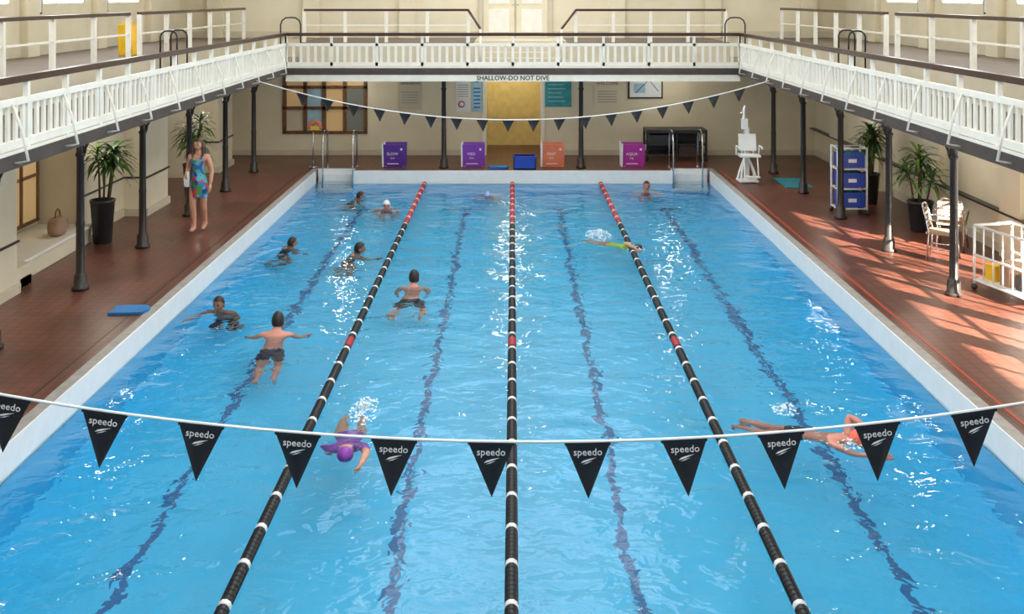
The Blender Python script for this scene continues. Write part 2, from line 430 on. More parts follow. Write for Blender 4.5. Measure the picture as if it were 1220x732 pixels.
def column(x,y,top=2.24):
    b=B('iron_column')
    b.lathe((x,y,0),[(.12,0),(.12,.04),(.095,.06),(.09,.2),(.075,.23),(.062,.26),(.058,.9),(.062,.93),(.062,.96),(.056,1.0),(.052,top-.34),(.07,top-.32),(.07,top-.29),(.054,top-.27),(.056,top-.1),(.09,top-.05),(.12,top-.03),(.12,top)],DARK,14)
    b.done()
LC=[15.04-2.53*k for k in (4,3,2,1,0)]+[17.57,20.1,22.63,25.1]
RC=[14.75-2.55*k for k in (4,3,2,1,0)]+[17.3,19.85,22.4,24.95]
for y in LC: column(-6.2,y)
for y in RC: column(6.2,y)
for x in (-1.69,1.67): column(x,25.7,2.25)
b=B('gallery_bracket')
def bracket(x,y,sx):
    x=x-sx*.06
    pts=[]
    for k in range(9):
        a=math.pi/2*k/8; pts.append((x-sx*(.70*(1-math.cos(a))),y,1.95+.42*math.sin(a)))
    b.tube(pts,.022,DARK,6)
    b.box(min(x,x-sx*.74),max(x,x-sx*.74),y-.03,y+.03,2.33,2.40,BEAM)
for y in LC: bracket(-6.2,y,-1)
for y in RC: bracket(6.2,y,1)
b.done()

# ---------------------------------------------------------------- upper walls + roof
def upper(name,sx):
    b=B(name); x0,x1=sorted((sx*UW,sx*(UW+.2)))
    holes=[(y,y+2.0,4.05,6.35) for y in (0.6,4.0,7.4,10.8,14.2,17.6,21.0,24.4)]
    wall_boxes(b,'X',x0,x1,BW,UFW,2.5,6.8,holes,CREAM)
    xx0,xx1=sorted((sx*UW,sx*(UW-.16)))
    for y in (3.0,6.4,9.8,13.2,16.6,20.0,23.4,26.8): b.box(xx0,xx1,y,y+.5,TZ,6.6,CREAM)
    xx0,xx1=sorted((sx*UW,sx*(UW-.03))); b.box(xx0,xx1,BW,UFW,TZ,TZ+.2,CREAM2)
    b.done()
    for i,h in enumerate(holes):
        w=B('window_%d'%(10+i+(10 if sx>0 else 0)))
        xa=sx*(UW+.06); 
        xx0,xx1=sorted((xa,xa+sx*.02)); w.box(xx0,xx1,h[0],h[1],h[2],h[3],SKYW)
        xx0,xx1=sorted((xa,xa-sx*.05))
        for k in range(4):
            y=h[0]+2.0*k/3; w.box(xx0,xx1,y-.025,y+.025,h[2],h[3],WHITE)
        for k in range(4):
            z=h[2]+(h[3]-h[2])*k/3; w.box(xx0,xx1,h[0],h[1],z-.02,z+.02,WHITE)
        w.done()
upper('wall_left_upper',-1); upper('wall_right_upper',1)
b=B('wall_far_upper')
b.box(-9.6,9.6,UFW,UFW+.2,2.5,9.0,CREAM)
for x in (-8.6,-5.9,-3.2,2.7,5.4,8.1): b.box(x,x+.45,UFW-.12,UFW,TZ,6.6,CREAM)
b.box(-9.4,9.4,UFW-.03,UFW,TZ,TZ+.18,CREAM2)
b.done()
b=B('door_1')
b.box(-.95,1.1,UFW-.08,UFW-.031,3.04,5.2,CREAM2)
for x0,x1 in ((-.82,.04),(.1,.97)):
    b.box(x0,x1,UFW-.12,UFW-.08,3.05,5.1,CREAM)
    for z0,z1 in ((3.2,3.85),(4.0,4.9)):
        b.box(x0+.14,x1-.14,UFW-.135,UFW-.12,z0,z1,WHITE)
b.ball((.0,UFW-.15,3.98),.03,STEEL); b.ball((.14,UFW-.15,3.98),.03,STEEL)
b.done()
b=B('wall_back'); b.box(-9.6,9.6,BW-.2,BW,0,9,CREAM); b.done()
b=B('ceiling')
for sx in (-1,1):
    vs=[(sx*9.6,BW,6.7),(sx*9.6,UFW,6.7),(sx*3.4,UFW,8.4),(sx*3.4,BW,8.4)]
    vs+= [(x,y,z+.12) for x,y,z in vs]
    b.add(vs,[(0,1,2,3),(7,6,5,4),(0,4,5,1),(1,5,6,2),(2,6,7,3),(3,7,4,0)],CREAM)
y=BW
while y<UFW:
    b.box(-3.4,3.4,y,y+.12,8.35,8.5,WHITE); y+=2.0
for x in (-1.7,0,1.7): b.box(x-.04,x+.04,BW,UFW,8.4,8.48,WHITE)
b.done()
b=B('roof_truss')
y=2.0
while y<28:
    b.box(-9.4,9.4,y-.06,y+.06,6.5,6.65,CREAM2)
    for sx in (-1,1): b.tube([(sx*9.2,y,6.65),(sx*3.4,y,8.3)],.07,CREAM2,6); b.tube([(sx*3.4,y,8.3),(sx*3.4,y,6.6)],.05,CREAM2,6)
    y+=4.2
b.done()

def picture(x,y,z,w,h,ax,nm='framed_picture'):
    b=B(nm)
    if ax=='Y': b.box(x-w/2,x+w/2,y-.03,y,z-h/2,z+h/2,DARK); b.box(x-w/2+.04,x+w/2-.04,y-.035,y-.03,z-h/2+.04,z+h/2-.04,PAPER); b.box(x-w/4,x+w/4,y-.038,y-.035,z-h/4,z+h/4,PTEAL)
    else:
        s=-1 if x>0 else 1
        x0,x1=sorted((x,x+s*.03)); b.box(x0,x1,y-w/2,y+w/2,z-h/2,z+h/2,DARK)
        x0,x1=sorted((x+s*.03,x+s*.035)); b.box(x0,x1,y-w/2+.04,y+w/2-.04,z-h/2+.04,z+h/2-.04,PAPER)
    b.done()
picture(-4.3,UFW,4.35,.6,.45,'Y'); picture(3.9,UFW,4.35,.6,.45,'Y')
for sx in (-1,1):
    for y in (20.75,24.15,17.4): picture(sx*UW,y,4.15,.28,.6,'X')

b=B('notice_board')
def poster(x0,x1,z0,z1,mt,y=FW): b.box(x0,x1,y-.025,y-.002,z0,z1,mt)
poster(-1.50,-1.12,1.15,2.15,PAPER); poster(-1.08,-.82,1.15,2.15,PLBLUE)
b.box(-1.46,-1.16,FW-.03,FW-.026,2.0,2.1,CBLUE)
b.lathe((-1.36,FW-.03,1.35),[(.09,-.002),(.09,.002)],RED,16,axis='Y')
b.lathe((-1.36,FW-.033,1.35),[(.06,-.002),(.06,.002)],PAPER,16,axis='Y')
for i in range(6):
    b.box(-1.46,-1.18,FW-.03,FW-.026,1.55+.06*i,1.57+.06*i,GREY); b.box(-1.04,-.86,FW-.03,FW-.026,1.25+.1*i,1.29+.1*i,CBLUE)
b.lathe((-.95,FW-.03,2.0),[(.08,-.003),(.08,.003)],TEAL,16,axis='Y')
b.done()
b=B('wall_poster'); poster(.86,1.55,1.28,2.2,PTEAL)
for i in range(6): b.box(.93,1.4-.06*(i%3),FW-.03,FW-.026,1.42+.11*i,1.44+.11*i,PLBLUE)
b.done()
b=B('pool_map'); b.box(3.05,3.97,FW-.04,FW-.002,1.5,2.15,DARK); b.box(3.09,3.93,FW-.045,FW-.04,1.54,2.11,PAPER)
b.box(3.2,3.5,FW-.048,FW-.045,1.65,1.9,PLBLUE); b.tube([(3.25,FW-.05,1.65),(3.6,FW-.05,2.0),(3.85,FW-.05,1.7)],.012,CBLUE,5)
b.done()
b=B('club_notice'); poster(-3.05,-2.4,1.2,2.05,CREAM2)
b.text('TEPID BATHS',.09,T((-2.72,FW-.03,1.9))@R(90,'X'),BLACK)
for i in range(5): b.box(-2.95,-2.5,FW-.03,FW-.026,1.38+.07*i,1.40+.07*i,GREY)
b.done()
b=B('club_notice'); poster(2.15,2.85,1.3,2.1,CREAM); b.text('WELCOME',.12,T((2.5,FW-.03,1.9))@R(90,'X'),RED)
for i in range(5): b.box(2.25,2.75,FW-.03,FW-.026,1.4+.07*i,1.42+.07*i,GREY)
b.done()

# ---------------------------------------------------------------- pennant strings
def pennants(name,y,x0,zmin,xc,a,sp,w,h,text,step0=None):
    b=B(name)
    f=lambda x: zmin+a*(x-xc)**2
    pts=[(-x0+2*x0*i/60,y,f(-x0+2*x0*i/60)) for i in range(61)]
    b.tube(pts,.009 if text else .012,WPLAS,6)
    x=step0
    while x>-x0+.5: x-=sp
    x+=sp
    while x<x0-.4:
        s=2*a*(x-xc); z=f(x); l=random.uniform(-.01,.01)-s*.12; c=w/2
        tw=random.uniform(-.02,.02)
        M=T((x,y,z))@Matrix.Rotation(-math.atan(s),4,'Y')
        vs=[];fs=[];N=6
        for i in range(N+1):
            t=i/N
            for j in range(5):
                u=-1+j*.5; vs.append((u*c*(1-t)*.999+l*t*2, tw*t+.012*math.sin(t*3)*(1-u*u), -t*h-.005))
        for i in range(N):
            for j in range(4): fs.append((i*5+j,i*5+j+1,i*5+j+6,i*5+j+5))
        k=len(vs); vs2=[(p[0],p[1]+.003,p[2]) for p in vs]
        b.add(vs+vs2,fs+[tuple(q+k for q in ff[::-1]) for ff in fs],FLAGM,False,M)
        b.box(-c,c,-.006,.008,-.022,.006,FLAGM,M)
        if text:
            Mt=M@T((l*.4,-.014,-.062))@R(90,'X')
            b.text('speedo',.062,Mt,LETTER,ext=.001)
            Mt=M@T((l*.6,-.016,-.115))
            b.add([(-.045,0,-.012),(-.01,0,-.004),(.055,0,.022),(.0,0,.012),(-.03,0,.002)],[(0,1,2,3,4)],LETTER,False,Mt)
            b.add([(-.035,0,-.020),(-.005,0,-.014),(.03,0,.002),(.0,0,-.006)],[(0,1,2,3)],LETTER,False,Mt)
        x+=sp
    return b.done()
pennants('pennant_string',6.5,5.95,1.44,.15,.0266,.598,.285,.35,True,step0=-.135)
pennants('pennant_string',21.6,5.28,1.66,.0,.0290,.53,.25,.25,False,step0=-.1)

# ---------------------------------------------------------------- poolside objects
def lane_board(x,mt,t1,t2):
    b=B('lane_sign_board'); y=26.0
    for s in (1,-1):
        M=T((x,y,0))@Matrix.Rotation(math.radians(s*11),4,'X')@T((0,-s*.125,0))
        b.box(-.27,.27,-.012,.012,.02,.60,mt,M)
        b.box(-.31,-.27,-.016,.016,.0,.62,WPLAS,M)
        for xx in (-.24,.2): b.box(xx,xx+.04,-.012,.012,0,.05,WPLAS,M)
    M=T((x,y,0))@R(11,'X')@T((0,-.125,0))
    Mf=M@T((0,-.014,0))@R(90,'X')
    b.text(t1,.10,Mf@T((-.05,.36,0)),LETTER); b.text(t2,.07,Mf@T((-.05,.26,0)),LETTER)
    b.box(-.18,.10,-.016,-.013,.1,.12,LETTER,M); b.ball((.17,-.014,.48),(.03,.004,.03),LETTER,M)
    return b.done()
for px,mt,a,c in ((471,PURP,'SLOW','lane'),(564.5,mat('violet_board',(.22,.05,.42),.45),'MED','lane'),(659,ORAN,'FAST','lane'),(754,MAGE,'AQUA','jog')):
    lane_board((px-611)*26/1250,mt,a,c)
b=B('blue_crate')
x0,x1,y0,y1=.02,.56,25.42,25.78
b.box(x0,x1,y0,y1,0.0,.03,BLUEP)
for (p,q,r,s) in ((x0,x1,y0,y0+.02),(x0,x1,y1-.02,y1),(x0,x0+.02,y0,y1),(x1-.02,x1,y0,y1)):
    b.box(p,q,r,s,.0,.32,BLUEP)
b.box(x0-.02,x1+.02,y0-.02,y0+.02,.29,.33,BLUEP); b.box(x0-.02,x1+.02,y1-.02,y1+.02,.29,.33,BLUEP)
for i in range(5): b.box(x0+.05+.1*i,x0+.09+.1*i,y0-.008,y0,.05,.26,BLUEP)
b.done()
def kickboard(x,y,z,rot,mt,L=.48,W=.28,name='kickboard',tilt=0):
    b=B(name); pts=[(-L/2,-W/2)]
    for k in range(9):
        a=-math.pi/2+math.pi*k/8; pts.append((L/2-W/2*.7+math.cos(a)*W/2*.7,math.sin(a)*W/2))
    pts.append((-L/2,W/2)); pts.append((-L/2+.05,0)); n=len(pts)
    vs=[(p[0],p[1],0) for p in pts]+[(p[0],p[1],.03) for p in pts]
    M=T((x,y,z))@R(rot,'Z')@R(tilt,'Y')
    b.add(vs,[tuple(range(n))[::-1],tuple(range(n,2*n))]+[(i,(i+1)%n,(i+1)%n+n,i+n) for i in range(n)],mt,False,M)
    b.done()
kickboard(-.35,25.6,0.001,10,BLUEP); kickboard(-.33,25.62,.032,-8,CBLUE)
kickboard(-5.1,14.0,0.005,4,CBLUE,.5,.34)
b=B('exercise_mat'); b.box(6.0,6.6,23.0,24.2,0,.02,TEAL); b.done(.005)

def pool_rail(x,y,name='pool_ladder',w=.55,h=.95):
    b=B(name)
    for s in (-1,1):
        xx=x+s*w/2
        pts=[(xx,y+.75,0),(xx,y+.75,h*.75),(xx,y+.70,h*.93),(xx,y+.58,h),(xx,y+.3,h),(xx,y+.16,h*.93),(xx,y+.10,h*.75),(xx,y+.08,0),(xx,y+.08,WZ-.5)]
        b.tube(pts,.021,STEEL,8); b.lathe((xx,y+.75,0),[(.05,0),(.05,.015)],STEEL,12)
    for z in (-.45,-.7): b.box(x-w/2,x+w/2,y+.03,y+.1,z,z+.03,STEEL)
    b.done()
pool_rail(-4.2,PY1-.12,w=.72); pool_rail(4.2,PY1-.12,w=.70)
b=B('rescue_tube_stand')
x,y=-4.9,25.75
b.tube([(x,y,0.01),(x,y,1.05)],.018,STEEL,8); b.lathe((x,y,0.01),[(.12,0),(.12,.02),(.03,.04)],STEEL,14)
pts=[(x+.05+.13*math.cos(a),y-.02,1.0+.13*math.sin(a)) for a in [math.pi*(-.1+1.2*k/10) for k in range(11)]]
b.tube(pts,.05,ORAN,8); b.box(x-.06,x+.16,y-.06,y+.04,.93,1.02,YEL)
b.done()
b=B('equipment_trolley')
x0,x1,y0,y1=3.4,4.95,26.7,27.4
b.box(x0,x1,y0,y1,.72,.80,DGREY); b.box(x0+.02,x1-.02,y0+.05,y1,.40,.44,DGREY); b.box(x0+.02,x1-.02,y0+.05,y1,.14,.18,DGREY)
for x in (x0,x0+.75,x1-.05):
    for y in (y0,y1-.05): b.box(x,x+.05,y,y+.05,.08,.75,BLACK)
for x in (x0+.02,x1-.03):
    for y in (y0+.02,y1-.02): b.lathe((x,y-.02,.045),[(.045,0),(.045,.04)],BLACK,12,axis='Y')
b.box(x0+.1,x0+.7,y0+.1,y1-.1,.44,.66,DGREY); b.box(x0+.85,x1-.1,y0+.1,y1-.1,.18,.38,WOODD); b.box(x0+.1,x1-.1,y1-.05,y1-.02,.18,.72,DGREY)
b.done()
# pool lift
b=B('pool_lift_chair')
x,y=5.32,23.7
for s in (-1,1):
    b.tube([(x+s*.06,y+.2,.5),(x+s*.16,y+.22,.2),(x+s*.2,y+.24,.0)],.026,WPLAS,8)
    b.tube([(x+s*.06,y+.16,.5),(x+s*.15,y-.0,.2),(x+s*.18,y-.06,.0)],.024,WPLAS,8)
b.box(x-.22,x+.22,y-.1,y+.3,.015,.05,WPLAS)
b.box(x-.055,x+.055,y+.14,y+.25,.05,1.22,WPLAS)
b.box(x-.11,x+.02,y+.12,y+.26,1.18,1.42,WPLAS)
b.tube([(x-.06,y+.19,1.38),(x-.06,y+.19,1.62),(x-.04,y+.17,1.72)],[.035,.03,.02],WPLAS,10)
b.tube([(x-.06,y+.19,1.52),(x-.14,y+.15,1.56)],.018,WPLAS,8)
b.box(x-.23,x+.23,y-.26,y+.1,.60,.645,WPLAS)
Ms=T((x,y+.08,.645))@R(-8,'X'); b.box(-.2,.2,-.015,.02,.06,.44,WPLAS,Ms); b.tube([(-.13,0,0),(-.13,0,.1)],.015,WPLAS,6,Ms); b.tube([(.13,0,0),(.13,0,.1)],.015,WPLAS,6,Ms)
for s in (-1,1):
    b.tube([(x+s*.26,y+.08,.62),(x+s*.26,y+.06,.82),(x+s*.26,y-.22,.82),(x+s*.26,y-.24,.78)],.02,WPLAS,8)
    b.tube([(x+s*.15,y-.24,.6),(x+s*.15,y-.32,.35),(x+s*.15,y-.34,.2)],.018,WPLAS,8)
b.box(x-.17,x+.17,y-.44,y-.3,.17,.2,WPLAS)
b.done(.004)
# crate trolley
b=B('crate_trolley')
x0,x1,y0,y1=6.24,6.80,20.15,20.55
for x in (x0,x1):
    for y in (y0,y1): b.tube([(x,y,.06),(x,y,1.3)],.02,WPLAS,8); b.ball((x,y,.05),.05,BLACK)
for z in (.12,.5,.88,1.28):
    for y in (y0,y1): b.tube([(x0,y,z),(x1,y,z)],.016,WPLAS,6)
    for x in (x0,x1): b.tube([(x,y0,z),(x,y1,z)],.014,WPLAS,6)
for z in (.15,.53,.91):
    b.box(x0+.04,x1-.04,y0+.02,y1-.02,z,z+.02,BLUEP)
    for (p,q,r,s) in ((x0+.04,x1-.04,y0-.01,y0+.02),(x0+.04,x1-.04,y1-.04,y1-.02),(x0+.04,x0+.06,y0,y1-.02),(x1-.06,x1-.04,y0,y1-.02)):
        b.box(p,q,r,s,z,z+.27,BLUEP)
    b.box(x0+.03,x1-.03,y0-.02,y0+.0,z+.24,z+.28,BLUEP)
    b.box(x0+.2,x1-.2,y0-.014,y0-.01,z+.1,z+.17,LETTER)
    for i in range(3): b.ball((x0+.13+.14*i,y0+.2,z+.25),.07,TEAL if i%2 else CBLUE)
b.done()

def plant(x,y,ph,pr,top,crowns,seed,spread=.45,nleaf=20,xmin=-99,xmax=99):
    rnd=random.Random(seed); b=B('potted_plant')
    b.lathe((x,y,0),[(pr*.68,0),(pr*.72,.01),(pr*.95,ph*.93),(pr,ph*.94),(pr,ph),(pr*.88,ph),(pr*.86,ph-.05)],POT,20)
    b.lathe((x,y,0),[(.01,ph-.045),(pr*.86,ph-.04)],SOIL,20)
    for c in range(crowns):
        a=rnd.uniform(0,6.28); rr=rnd.uniform(.02,pr*.5); h=ph+(top-ph)*rnd.uniform(.35,.75) if c else ph+(top-ph)*.72
        bx,by=x+rr*math.cos(a),y+rr*math.sin(a); tx,ty=x+rr*2.0*math.cos(a),y+rr*2.0*math.sin(a)
        b.tube([(bx,by,ph-.05),((bx+tx)/2+.01,(by+ty)/2,(ph+h)/2),(tx,ty,h)],[.02,.016,.012],STEM,6)
        for i in range(nleaf):
            an=i*2.4+rnd.uniform(-.3,.3); t=i/nleaf; L=rnd.uniform(.8,1.1)*spread; up=(.15+.85*t)
            hz=h-.22*(1-t); w=rnd.uniform(.022,.034)
            d=Vector((math.cos(an),math.sin(an),0)); sd=Vector((-math.sin(an),math.cos(an),0))
            vs=[];N=6
            for k in range(N+1):
                s=k/N; p=Vector((tx,ty,hz))+d*(L*(s*(1-.25*up)))+Vector((0,0,L*(up*1.0*s-.85*s*s*(1.15-.5*up))))
                p.x=max(xmin,min(xmax,p.x))
                ww=w*math.sin(math.pi*min(1,.12+s*.88))**.7 if k<N else .001
                vs+= [p-sd*ww+Vector((0,0,.008)),p,p+sd*ww+Vector((0,0,.008))]
            fs=[]
            for k in range(N):
                for j in (0,1): fs.append((k*3+j,k*3+j+1,k*3+j+4,k*3+j+3))
            b.add(vs,fs,LEAF if rnd.random()<.7 else LEAF2,True)
    return b.done()
plant(-7.0,17.9,.74,.21,1.88,6,1,.42,22,xmin=-7.38); plant(-6.72,22.0,.7,.2,2.0,6,2,.42,22,xmin=-7.38)
plant(7.3,18.8,.54,.23,1.72,5,3,.46,20,xmax=7.85); plant(7.25,21.3,.62,.2,1.85,6,4,.42,22,xmax=7.85)

b=B('wet_floor_sign'); 
for s in (1,-1):
    M=T((-7.62,20.8,TZ))@R(12*s,'X')@T((0,-s*.13,0))
    vs=[(-.15,-.01,.0),(.15,-.01,.0),(.11,-.01,.66),(-.11,-.01,.66),(-.15,.01,.0),(.15,.01,.0),(.11,.01,.66),(-.11,.01,.66)]
    b.add(vs,[(0,1,2,3),(7,6,5,4),(0,4,5,1),(1,5,6,2),(2,6,7,3),(3,7,4,0)],YEL,False,M)
b.box(-7.72,-7.52,20.77,20.83,TZ+.61,TZ+.67,YEL)
b.done()
b=B('beach_bag')
def sq(u): return (math.copysign(abs(u[0])**.6,u[0]),math.copysign(abs(u[1])**.6,u[1]),math.copysign(abs(u[2])**.55,u[2]))
b.ball((-7.42,17.1,.46),(.12,.2,.15),TAN,fn=sq,seg=16,rings=10)
b.tube([(-7.42,17.0,.58),(-7.42,17.03,.7),(-7.42,17.1,.74),(-7.42,17.17,.7),(-7.42,17.2,.58)],.012,WOODB,6)
b.done()
b=B('equipment_cart')
P=[Vector((6.62,15.05,0)),Vector((6.92,13.95,0))]; off=Vector((.62,.17,0))
def fr(a,c):
    for z in (.14,.5,.92): b.tube([a+Vector((0,0,z)),c+Vector((0,0,z))],.02,WPLAS,8)
    n=6
    for i in range(n+1):
        q=a.lerp(c,i/n); z0=.0 if i in (0,n) else .14
        b.tube([q+Vector((0,0,z0+.05)),q+Vector((0,0,.92))],.02 if i in (0,n) else .012,WPLAS,8)
    for q in (a,c): b.ball((q.x,q.y,.045),.045,BLACK)
fr(P[0],P[1]); fr(P[0]+off,P[1]+off)
for z in (.14,.92):
    for q in P: b.tube([q+Vector((0,0,z)),q+off+Vector((0,0,z))],.02,WPLAS,8)
M=T((6.62,15.05,.15))@Matrix.Rotation(math.atan2(P[1].y-P[0].y,P[1].x-P[0].x),4,'Z')
b.box(.03,1.1,.03,.6,0,.02,WPLAS,M)
b.box(.1,.3,.1,.3,.02,.24,YEL,M); b.box(.42,.6,.08,.5,.02,.36,TAN,M); b.box(.68,1.0,.12,.5,.02,.22,DGREY,M)
b.done()
def chair(x,y,rot,name='cafe_chair'):
    b=B(name); M=T((x,y,0))@R(rot,'Z')
    b.box(-.21,.21,-.21,.21,.43,.455,TAN,M)
    for sx in (-1,1):
        b.tube([(sx*.21,.20,0),(sx*.2,.17,.44),(sx*.2,.22,.70),(sx*.17,.26,.84)],.014,STEEL,8,M)
        b.tube([(sx*.22,-.24,0),(sx*.2,-.19,.44)],.014,STEEL,8,M)
        b.tube([(sx*.2,-.19,.44),(sx*.25,-.15,.64),(sx*.25,.1,.66),(sx*.21,.22,.66)],.012,STEEL,8,M)
        b.tube([(sx*.2,-.2,.2),(sx*.2,.18,.2)],.01,STEEL,6,M)
    b.tube([(-.17,.26,.84),(-.1,.28,.88),(.1,.28,.88),(.17,.26,.84)],.014,STEEL,8,M)
    for i in range(5):
        z=.52+.065*i; b.box(-.19,.19,.19+i*.012,.205+i*.012,z,z+.045,WHITE if i%2 else TAN,M)
    b.done()
chair(6.85,16.75,60); chair(7.3,17.45,150)

b=B('soffit_light')
LP=[]
for x in (-4.2,-.1,4.0): LP.append((x,26.7))
for y in (13,18,23): LP+= [(-6.9,y),(7.0,y)]
for x,y in LP:
    b.lathe((x,y,2.33),[(.02,-.02),(.12,0),(.14,.04),(.14,.069)],LAMP,16)
b.done()
for x,y in LP:
    l=bpy.data.lights.new('soffit_lamp','POINT'); l.energy=24; l.shadow_soft_size=.12; l.color=(1,.92,.78)
    o=bpy.data.objects.new('soffit_lamp',l); o.location=(x,y,2.2); scene.collection.objects.link(o)
l=bpy.data.lights.new('lobby_lamp','POINT'); l.energy=20; l.shadow_soft_size=.15; l.color=(1,.88,.6)
o=bpy.data.objects.new('lobby_lamp',l); o.location=(0,FW+1.0,2.2); scene.collection.objects.link(o)

# ---------------------------------------------------------------- people
def seg_d(p,a,c):
    ab=c-a; t=max(0,min(1,(p-a).dot(ab)/ab.length_squared)); return (p-(a+ab*t)).length
def person(name,M,H,arms=None,legs=None,cls=None,skin=SKIN,hair=HAIRD,cap=None,headR=None,longhair=False,skirt=None,female=False):
    V=Vector
    J={'pel':V((0,0,.52)),'wai':V((0,.004,.61)),'che':V((0,.0,.715)),'upc':V((0,-.004,.775)),'nb':V((0,-.003,.818)),'nec':V((0,0,.855)),'hea':V((0,.008,.905))}
    rad={'pel':(.082,.060),'wai':(.066,.050),'che':(.086,.060),'upc':(.078,.052),'nb':(.048,.042),'nec':(.033,.034),'hea':(.034,.036)}
    if female: rad['wai']=(.056,.046); rad['upc']=(.064,.048); rad['che']=(.074,.060)
    E=[('pel','wai','torso'),('wai','che','torso'),('che','upc','torso'),('upc','nb','torso'),('nb','nec','neck'),('nec','hea','neck')]
    arms=arms or {}; legs=legs or {}
    sw=.112 if not female else .096
    for sd,s in (('R',1),('L',-1)):
        el,wr=arms.get(sd,((.135,-.012,.65),(.145,.04,.51)))
        kn,an=legs.get(sd,((.06,.012,.285),(.058,-.01,.045)))
        m=lambda p:V((p[0]*s,p[1],p[2]))
        J['sh'+sd]=m((sw,-.004,.795)); J['el'+sd]=m(el); J['wr'+sd]=m(wr)
        J['hi'+sd]=m((.052,0,.495)); J['kn'+sd]=m(kn); J['an'+sd]=m(an)
        shn=(J['an'+sd]-J['kn'+sd]).normalized(); fwd=V((0,1,0)); fwd=(fwd-shn*fwd.dot(shn)*.9).normalized()
        J['ca'+sd]=J['kn'+sd].lerp(J['an'+sd],.3)
        J['th'+sd]=J['hi'+sd].lerp(J['kn'+sd],.45)
        J['to'+sd]=J['an'+sd]+fwd*.095+shn*.022
        J['he'+sd]=J['an'+sd]-fwd*.018+shn*.022
        rad.update({'sh'+sd:(.038,.037),'el'+sd:(.025,.025),'wr'+sd:(.017,.017),'hi'+sd:(.056,.056),'th'+sd:(.048,.048),'kn'+sd:(.033,.034),'ca'+sd:(.034,.036),'an'+sd:(.020,.021),'to'+sd:(.024,.012),'he'+sd:(.018,.018)})
        E+=[('upc','sh'+sd,'torso'),('sh'+sd,'el'+sd,'uarm'),('el'+sd,'wr'+sd,'farm'),('pel','hi'+sd,'hip'),('hi'+sd,'th'+sd,'thigh'),('th'+sd,'kn'+sd,'thigh'),('kn'+sd,'ca'+sd,'shin'),('ca'+sd,'an'+sd,'shin'),('an'+sd,'to'+sd,'foot'),('an'+sd,'he'+sd,'foot')]
    keys=list(J); me=bpy.data.meshes.new('sk'); me.from_pydata([J[k]*H for k in keys],[(keys.index(a),keys.index(c)) for a,c,_ in E],[])
    o=bpy.data.objects.new('sk',me); scene.collection.objects.link(o)
    o.modifiers.new('s','SKIN')
    for i,k in enumerate(keys):
        sv=me.skin_vertices[0].data[i]; sv.radius=(rad[k][0]*H*1.08,rad[k][1]*H*1.08); sv.use_root=(k=='pel')
    ss=o.modifiers.new('u','SUBSURF'); ss.levels=2; ss.render_levels=2
    dg=bpy.context.evaluated_depsgraph_get(); dg.update(); ev=bpy.data.meshes.new_from_object(o.evaluated_get(dg))
    b=B(name)
    vs=[v.co.copy() for v in ev.vertices]
    b.v=[M@v for v in vs]
    for p in ev.polygons:
        c=p.center/H; best=min(E,key=lambda e:seg_d(c,J[e[0]],J[e[1]]))[2]
        mt=(cls(c,best) if cls else None) or skin
        b.f.append(list(p.vertices)); b.mi.append(b.m(mt)); b.sm.append(True)
    bpy.data.objects.remove(o)
    hc=V((0,.012,.928))*H; piv=V((0,0,.87))*H
    HM=M@T(piv)@(headR or Matrix())@T(-piv)
    rr=(.047*H,.058*H,.069*H)
    def shp(u):
        x,y,z=u
        if z<0: x*=1+.28*z; y=y*(1+.10*z)+(.02 if y>0 else 0)
        if y>.6 : y*=.97
        if abs(x)<.2 and y>.7 and -.25<z<.15: y+=.13*(1-abs(x)/.2)
        return (x,y,z)
    b.ball(hc,rr,skin,HM,20,14,fn=shp)
    b.ball(hc+V((0,.061,-.012))*H,(.007*H,.010*H,.011*H),skin,HM,8,6)
    b.ball(hc+V((0,.055,-.035))*H,(.017*H,.006*H,.005*H),LIP,HM,10,6)
    for s in (-1,1):
        b.ball(hc+V((s*.019,.053,.004))*H,(.008*H,.005*H,.0045*H),EYEW,HM,8,6)
        b.ball(hc+V((s*.019,.054,.016))*H,(.012*H,.004*H,.003*H),hair,HM,8,6)
        b.ball(hc+V((s*.047,-.002,-.004))*H,(.006*H,.012*H,.018*H),skin,HM,8,6)
    cm=cap or hair; k=1.10
    if cap: keep=lambda u: u.z>.12+.35*max(0,u.y) or (u.y<-.25 and u.z>-.35)
    else: keep=lambda u: (u.y<.42 and u.z>.25) or (u.y>=.42 and u.z>.55) or (u.y<-.05 and u.z>-.5) 
    b.ball(hc,(rr[0]*k,rr[1]*k,rr[2]*k),cm,HM,20,16,keep=keep)
    if longhair:
        for dx in (-.03,-.01,.012,.032):
            b.tube([hc+V((dx,-.045,.02))*H,hc+V((dx*1.3,-.062,-.05))*H,hc+V((dx*1.6,-.058,-.12))*H,hc+V((dx*1.4,-.055,-.17))*H],[.022*H,.022*H,.018*H,.006*H],hair,8,HM)
        for s in (-1,1): b.tube([hc+V((s*.045,0,.02))*H,hc+V((s*.056,.0,-.05))*H,hc+V((s*.055,.02,-.12))*H,hc+V((s*.05,.03,-.15))*H],[.014*H,.016*H,.014*H,.005*H],hair,8,HM)
